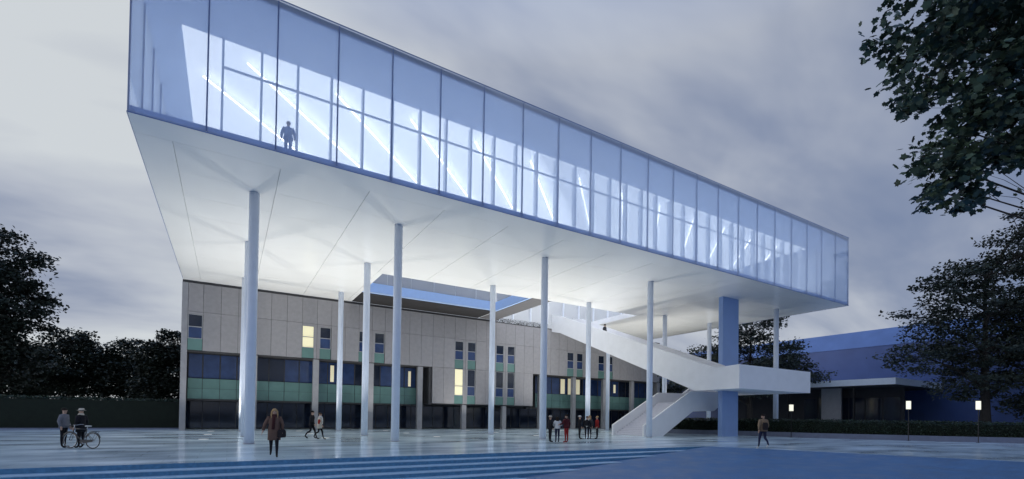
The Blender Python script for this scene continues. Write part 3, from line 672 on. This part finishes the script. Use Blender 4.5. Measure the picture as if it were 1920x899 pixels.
def person(loc, face, h, label, group=None, skin='skin_tone', top='cloth_black', legs='cloth_black', shoes='shoe_black', hair='hair_dark', long_hair=False, coat=None, coat_len=.8, pose='stand', stride=0.0, arms=None, hat=None, scarf=None, lean=0.0, name='person'):
    """local frame: faces -Y, right hand at -X; face = direction angle of travel in world (radians, 0 = +X)"""
    root = tag(empty(name, loc, face + math.pi / 2), label, 'person', group)
    k = h / 1.75; V = []; E = []; RAD = []; SEG = []
    def jt(p, r, parent=None, lab='torso'):
        V.append(Vector(p)); RAD.append(r); i = len(V) - 1
        if parent is not None: E.append((parent, i)); SEG.append((parent, i, lab))
        return i
    ly = -lean
    pel = jt((0, 0, .95), (.155, .115)); sp = jt((0, ly * .3, 1.13), (.14, .10), pel); ch = jt((0, ly * .7, 1.33), (.165, .115), sp); nk = jt((0, ly, 1.475), (.058, .058), ch)
    hb = jt((0, ly - .012, 1.555), (.062, .072), nk, 'head'); hm = jt((0, ly - .015, 1.64), (.076, .095), hb, 'head'); ht = jt((0, ly, 1.715), (.052, .066), hm, 'head')
    jt((0, ly - .118, 1.625), (.010, .012), hm, 'head')
    for s in (-1, 1): jt((s * .086, ly + .005, 1.63), (.010, .016), hm, 'head')
    for s in (-1, 1):
        st_ = stride * s; kneef = .10 if stride else .0
        hip = jt((s * .088, 0, .90), (.095, .10), pel, 'leg')
        kn = jt((s * .095, -st_ * .45 - kneef * (1 if st_ <= 0 else .5), .50), (.062, .066), hip, 'leg')
        az = .09 + (.10 if st_ < 0 else 0.0); ay = -st_ * .95 + (.06 if st_ < 0 else 0)
        cf = jt((s * .097, (-st_ * .45 - kneef * .5) * .5 + ay * .5 + .02, (.50 + az) / 2 + .05), (.05, .054), kn, 'leg')
        an = jt((s * .098, ay, az), (.036, .040), cf, 'leg'); he = jt((s * .10, ay - .06, az - .05), (.040, .038), an, 'foot'); jt((s * .11, ay - .17, max(.028, az - .062 - (.06 if st_ < 0 else 0))), (.038, .026), he, 'foot')
    arms = arms or {}
    for s in (-1, 1):
        el, wr = arms.get(s, ((s * .27, .03 - stride * s * -.25, 1.16), (s * .28, -.05 - stride * s * -.6, .93)))
        sh = jt((s * .165, ly * .8, 1.415), (.066, .062), ch, 'arm'); el = jt(el, (.046, .046), sh, 'arm'); wr = jt(wr, (.030, .027), el, 'arm')
        d = (V[wr] - V[el]).normalized(); side = Vector((0, -1, 0)) if abs(d.y) < .7 else Vector((0, 0, 1)); side = (side - d * side.dot(d)).normalized(); nrm = d.cross(side)
        pm = jt(V[wr] + d * .055, (.017, .036) if abs(side.y) > .5 else (.036, .020), wr, 'hand')
        for q, ln in ((-.028, .062), (-.010, .078), (.010, .074), (.028, .058)):
            a = V[pm] + d * .038 + side * -q; f1 = jt(a, (.0095, .0095), pm, 'hand'); f2 = jt(a + d * ln * .55 + nrm * -.006 * s, (.0088, .0088), f1, 'hand'); jt(a + d * ln + nrm * -.022 * s, (.0075, .0075), f2, 'hand')
        th = jt(V[wr] + d * .035 + side * .036, (.011, .011), wr, 'hand'); jt(V[wr] + d * .085 + side * .055, (.009, .009), th, 'hand')
    me = bpy.data.meshes.new('tmp_body'); me.from_pydata([tuple(v * k) for v in V], E, [])
    bm = bmesh.new(); bm.from_mesh(me); bm.verts.ensure_lookup_table(); ly_ = bm.verts.layers.skin.verify()
    for i, v in enumerate(bm.verts): v[ly_].radius = (RAD[i][0] * k, RAD[i][1] * k); v[ly_].use_root = (i == 0)
    bm.to_mesh(me); bm.free()
    tmp = bpy.data.objects.new('tmp_body', me); COL.objects.link(tmp); tmp.modifiers.new('s', 'SKIN'); sb = tmp.modifiers.new('u', 'SUBSURF'); sb.levels = 1; sb.render_levels = 1
    dg = bpy.context.evaluated_depsgraph_get(); bme = bpy.data.meshes.new_from_object(tmp.evaluated_get(dg)); bpy.data.objects.remove(tmp); bpy.data.meshes.remove(me); bme.name = 'body'
    bme.materials.clear(); order = ['torso', 'arm', 'leg', 'foot', 'hand', 'head']; mm = {'torso': top, 'arm': top, 'leg': legs, 'foot': shoes, 'hand': skin, 'head': skin}
    for o_ in order: bme.materials.append(MATS[mm[o_]])
    c = np.array([tuple(p.center) for p in bme.polygons]); best = np.full(len(c), 1e9); lab = np.zeros(len(c), int)
    for a, b, l in SEG:
        A_, B_ = np.array(V[a] * k), np.array(V[b] * k); ab = B_ - A_; t_ = np.clip(((c - A_) @ ab) / (ab @ ab), 0, 1); d_ = np.linalg.norm(c - (A_ + t_[:, None] * ab), axis=1)
        if l in ('leg', 'foot', 'hand', 'head', 'arm'): d_ = d_ * .98
        w = d_ < best; best[w] = d_[w]; lab[w] = order.index(l)
    hi = (c[:, 2] < .98 * k) & (lab == 0); lab[hi] = 2
    bme.polygons.foreach_set('material_index', lab.astype(np.int32)); bme.polygons.foreach_set('use_smooth', [True] * len(lab))
    body = bpy.data.objects.new('body', bme); COL.objects.link(body); body.parent = root; WL[body.name] = Vector((0, 0, 0))
    def part(nm, mb, m, par=body, sm=True):
        mb.v = [(x * k, y * k, z * k) for x, y, z in mb.v]; me2 = bpy.data.meshes.new(nm); me2.from_pydata(mb.v, [], mb.f); fix(me2); me2.materials.append(MATS[m])
        if sm: me2.polygons.foreach_set('use_smooth', [True] * len(me2.polygons))
        o = bpy.data.objects.new(nm, me2); COL.objects.link(o); o.parent = root; return o
    for s in (-1, 1): part('eye', MB().ellipsoid((s * .032, ly - .098, 1.645), (.011, .008, .007), 8, 5), 'eye_dark')
    part('mouth', MB().ellipsoid((0, ly - .098, 1.582), (.022, .008, .006), 8, 5), 'lip')
    if hat:
        part('hat', MB().loft([(0, ly, 1.665, .15, .165), (0, ly, 1.675, .15, .165), (0, ly, 1.68, .098, .115), (0, ly, 1.74, .09, .105), (0, ly, 1.765, .06, .07)]), hat)
    hr = MB().ellipsoid((0, ly + .012, 1.655), (.094, .112, .098), 14, 7, 0, .56)
    if long_hair:
        hr.loft([(0, ly + .05, 1.66, .096, .075), (0, ly + .06, 1.55, .098, .06), (0, ly + .065, 1.42, .105, .05), (0, ly + .07, 1.30, .075, .03)], 12)
        for s in (-1, 1): hr.tube([(s * .085, ly - .02, 1.66), (s * .098, ly - .045, 1.52), (s * .095, ly - .10, 1.36)], [.028, .030, .012], 8)
    part('hair', hr, hair)
    if coat:
        b = coat_len
        rg = [(0, ly * .1, b, .215, .165), (0, ly * .2, max(b + .02, 1.0), .205, .155), (0, ly * .4, 1.15, .175, .135), (0, ly * .7, 1.32, .20, .15), (0, ly * .85, 1.42, .165, .12), (0, ly, 1.485, .075, .075)]
        part('coat', MB().loft(rg, 18), coat)
        sl = MB()
        for s in (-1, 1):
            e_, w_ = arms.get(s, ((s * .27, .03 - stride * s * -.25, 1.16), (s * .28, -.05 - stride * s * -.6, .93)))
            sl.tube([(s * .15, ly * .8, 1.42), Vector((s * .165, ly * .8, 1.415)).lerp(Vector(e_), .5), e_, w_], [.085, .076, .062, .048], 10)
        part('sleeves', sl, coat)
    if scarf: part('scarf', MB().loft([(0, ly - .01, 1.43, .10, .10), (0, ly - .015, 1.47, .115, .115), (0, ly - .015, 1.52, .10, .10), (0, ly - .01, 1.54, .08, .085)]).loft([(-.04, ly - .165, 1.0, .05, .02), (-.03, ly - .175, 1.2, .05, .022), (-.02, ly - .15, 1.40, .055, .03), (0, ly - .11, 1.48, .06, .03)], 10), scarf)
    return root
def carried(name, label, cat, person_root, centre, size, m, strap=None):
    """a bag of its own, at its carrier's side (local frame of the carrier)"""
    mw = Matrix.Translation(person_root.location) @ Matrix.Rotation(person_root.rotation_euler.z, 4, 'Z'); o = empty(name, mw @ Vector(centre), person_root.rotation_euler.z); tag(o, label, cat)
    x, y, z = size; bmx = MB().loft([(0, 0, 0, x * .9, y * .9), (0, 0, z * .15, x, y), (0, 0, z * .75, x, y * .95), (0, 0, z, x * .7, y * .6)], 12)
    def p(nm, mb):
        me = bpy.data.meshes.new(nm); me.from_pydata(mb.v, [], mb.f); fix(me); me.materials.append(MATS[m]); q = bpy.data.objects.new(nm, me); COL.objects.link(q); q.parent = o
    p('bag_body', bmx)
    if strap:
        for pts in strap: p('strap', MB().tube(pts, .012, 6))
    return o
CAMD = math.atan2(-.857, -.515)          # direction towards the camera from mid plaza
RIGHT = math.atan2(-.515, .857)
w = person((1.5, 19.75, 0), math.atan2(-19.75, -1.5), 1.80, 'woman walking towards the steps in a brown coat and scarf with long blonde hair', top='cloth_maroon', legs='cloth_black', hair='hair_blonde', long_hair=True, coat='cloth_brown', coat_len=.60, scarf='cloth_maroon', stride=.17,
           arms={-1: ((-.30, .05, 1.17), (-.36, -.02, .95)), 1: ((.27, .06, 1.15), (.26, -.10, .96))})
carried('shoulder_bag', 'dark shoulder bag at the side of the woman in the brown coat', 'bag', w, (.25, -.16, .72), (.15, .07, .30), 'bag_dark', [[(.0, 0, .28), (-.06, .08, .52), (-.10, .16, .74)]])
GC = 'couple walking under the gallery'
person((4.55, 32.15, 0), R(-22), 1.80, 'man in dark clothes walking arm in arm beside the woman with a red bag', GC, top='cloth_black', legs='cloth_black', coat='cloth_black', coat_len=.82, stride=.30, lean=.04)
w = person((4.95, 31.75, 0), R(-22), 1.68, 'woman in a pale jacket with a red bag walking beside a man', GC, top='cloth_white', legs='cloth_black', hair='hair_brown', coat='cloth_cream', coat_len=.72, stride=.26, lean=.03, scarf='cloth_white')
carried('red_bag', 'red bag carried by the woman in the pale jacket', 'bag', w, (-.24, -.04, .98), (.13, .08, .28), 'bag_red', [[(.0, 0, .26), (.05, 0, .40), (.09, 0, .48)]])
G1 = 'three people talking beside a front column'
person((17.95, 25.05, 0), R(-10), 1.70, 'person in black standing left of the woman in a white jacket', G1, top='cloth_black', legs='cloth_black', coat='cloth_black', coat_len=.85, hat='cloth_cream')
person((18.3, 24.75, 0), R(62), 1.66, 'woman in a white jacket and blue jeans seen from behind', G1, top='cloth_white', legs='cloth_navy', hair='hair_dark', long_hair=True, coat='cloth_white', coat_len=.92, arms={-1: ((-.27, -.02, 1.17), (-.20, -.22, 1.10)), 1: ((.27, -.02, 1.17), (.20, -.22, 1.10))})
person((18.65, 24.25, 0), R(100), 1.80, 'man in a dark red top and bright red trousers seen from behind', G1, top='cloth_darkred', legs='cloth_red', shoes='cloth_red', hair='hair_dark', coat='cloth_darkred', coat_len=.90, arms={1: ((.30, -.03, 1.18), (.34, -.22, 1.12))})
G2 = 'four people standing together near the foot of the stairs'
person((22.75, 27.95, 0), R(-25), 1.74, 'person in a black jacket at the left of the group near the stairs', G2, top='cloth_black', legs='cloth_black', coat='cloth_black', coat_len=.86, hair='hair_dark', hat='cloth_white')
person((22.95, 27.35, 0), R(40), 1.72, 'person in black with a white shirt hem in the group near the stairs', G2, top='cloth_white', legs='cloth_black', coat='cloth_black', coat_len=1.0, hair='hair_brown')
person((23.75, 28.0, 0), R(200), 1.78, 'fair haired person with a pale scarf in the group near the stairs', G2, top='cloth_charcoal', legs='cloth_black', coat='cloth_charcoal', coat_len=.8, hair='hair_blonde', scarf='cloth_cream', long_hair=True)
person((24.15, 27.6, 0), R(150), 1.74, 'person in a red jacket at the right of the group near the stairs', G2, top='cloth_red', legs='cloth_black', coat='cloth_red', coat_len=.86, hair='hair_blonde')
w = person((26.4, 15.9, 0), R(62), 1.98, 'man in a tan jacket and dark backpack walking away on the plaza', top='cloth_tan', legs='cloth_navy', shoes='shoe_white', coat='cloth_tan', coat_len=.86, hair='hair_dark', stride=.24)
carried('backpack', 'dark backpack on the back of the man in the tan jacket', 'bag', w, (0, .21, 1.06), (.17, .08, .42), 'bag_dark', [[(-.1, -.04, .40), (-.12, -.16, .50), (-.12, -.26, .40)], [(.1, -.04, .40), (.12, -.16, .50), (.12, -.26, .40)]])
GB = 'two people standing by the bicycle'
person((-6.08, 27.6, 0), R(-20), 1.72, 'person in a grey jacket standing left of the bicycle', GB, top='cloth_grey', legs='cloth_black', coat='cloth_grey', coat_len=.88, hair='hair_dark', shoes='shoe_black')
person((-5.45, 27.25, 0), R(150), 1.70, 'person in dark clothes with a pale collar and cap standing behind the bicycle', GB, top='cloth_black', legs='cloth_black', coat='cloth_black', coat_len=.70, scarf='cloth_cream', hat='cloth_cream', hair='hair_dark')
person((37.5, 41.7, 5.05 + 8.1 * .70), R(-80), 1.76, 'person in a dark hat and coat walking down the upper stair flight', top='cloth_black', legs='cloth_black', coat='cloth_charcoal', coat_len=.7, hat='cloth_black')
person((2.12, 23.85, 13.275), R(-100), 1.76, 'person standing at the glass wall inside the gallery', top='cloth_bluegrey', legs='cloth_bluegrey', coat='cloth_bluegrey', coat_len=.9, hair='hair_dark', shoes='cloth_bluegrey')

# ------------------------------------------------------------------ bicycle
mat('rubber', (.012, .012, .013), .7); mat('bike_frame', (.018, .018, .022), .35, coat=.3); mat('chrome', (.55, .56, .58), .25, metal=1.0); mat('saddle_pale', (.45, .45, .44), .5)
def bicycle(loc, rz):
    root = tag(empty('bicycle', loc, rz), 'black city bicycle standing by two people at left of the plaza', 'bicycle')
    def p(nm, mb, m, par=root, sm=True): return build(nm, mb, m, par, smooth=sm, local=True)
    def ring(c, R_, r, n=36): return [(c[0] + R_ * math.cos(2 * math.pi * i / n), c[1], c[2] + R_ * math.sin(2 * math.pi * i / n)) for i in range(n + 1)]
    Rw = .345; F = (-.53, 0, Rw); B = (.53, 0, Rw)
    for c in (F, B):
        wh = p('wheel', MB().tube([(c[0], -.045, c[2]), (c[0], .045, c[2])], .022, 10), 'chrome')
        p('tyre', MB().tube(ring(c, Rw - .02, 0), .019, 8), 'rubber', wh); p('rim', MB().tube(ring(c, Rw - .045, 0), .010, 6), 'chrome', wh)
        sp = MB()
        for i in range(18):
            a = 2 * math.pi * i / 18; sp.tube([(c[0], .02 * (-1) ** i, c[2]), (c[0] + (Rw - .05) * math.cos(a), 0, c[2] + (Rw - .05) * math.sin(a))], .0018, 4)
        p('spokes', sp, 'chrome', wh)
        gd = MB(); arc = [(c[0] + (Rw + .025) * math.cos(R(a)), 0, c[2] + (Rw + .025) * math.sin(R(a))) for a in range(20, 161, 14)]; gd.tube(arc, .017, 6); p('mudguard', gd, 'bike_frame')
    bb = (.07, 0, .28); seat = (.25, 0, .82); hd = (-.36, 0, .84); hl = (-.40, 0, .68)
    fr = MB()
    for a, b, r in ((bb, seat, .017), (bb, hl, .02), (seat, hd, .015), (hl, hd, .02)): fr.tube([a, b], r, 8)
    for s in (-1, 1): fr.tube([bb, (B[0], .05 * s, B[2])], .011, 6); fr.tube([(.2, 0, .70), (B[0], .05 * s, B[2])], .010, 6)
    p('frame', fr, 'bike_frame')
    fk = MB()
    for s in (-1, 1): fk.tube([hl, (-.43, .045 * s, .60), (F[0], .05 * s, F[2])], .012, 6)
    p('fork', fk, 'bike_frame')
    hb = p('handlebar', MB().tube([hd, (-.35, 0, .98)], .013, 8).tube([(-.20, -.28, 1.0), (-.30, -.24, 1.02), (-.37, -.10, .99), (-.37, .10, .99), (-.30, .24, 1.02), (-.20, .28, 1.0)], .011, 8), 'chrome')
    p('grip', MB().tube([(-.12, -.285, .995), (-.22, -.28, 1.0)], .017, 8), 'rubber', hb); p('grip', MB().tube([(-.12, .285, .995), (-.22, .28, 1.0)], .017, 8), 'rubber', hb)
    p('saddle', MB().tube([seat, (.27, 0, .93)], .012, 8).loft([(.30, 0, .93, .13, .075), (.30, 0, .955, .14, .085), (.30, 0, .985, .11, .06)], 14), 'saddle_pale')
    ck = p('crank', MB().tube([(.07, -.03, .28), (.07, .03, .28)], .09, 20).tube([(.07, -.06, .28), (.20, -.06, .20)], .01, 6).tube([(.07, .06, .28), (-.06, .06, .36)], .01, 6), 'chrome')
    for q in ((.20, -.11, .20), (-.06, .11, .36)): p('pedal', MB().box(q[0] - .045, q[0] + .045, q[1] - .045, q[1] + .045, q[2] - .012, q[2] + .012), 'rubber', ck, False)
    p('chain_case', MB().prism([(.0, .20), (.55, .30), (.58, .345), (.55, .39), (.0, .37), (-.04, .285)], 'y', -.05, -.038), 'bike_frame', sm=False)
    p('carrier', MB().tube([(.34, -.06, .76), (.80, -.06, .74), (.80, .06, .74), (.34, .06, .76)], .008, 6).tube([(.75, -.06, .74), (.55, -.06, .36)], .006, 6).tube([(.75, .06, .74), (.55, .06, .36)], .006, 6), 'bike_frame')
    p('kickstand', MB().tube([(.15, .03, .27), (.20, .16, .015)], .009, 6), 'chrome')
bicycle((-5.3, 26.63, 0), math.atan2(-.62, .83))
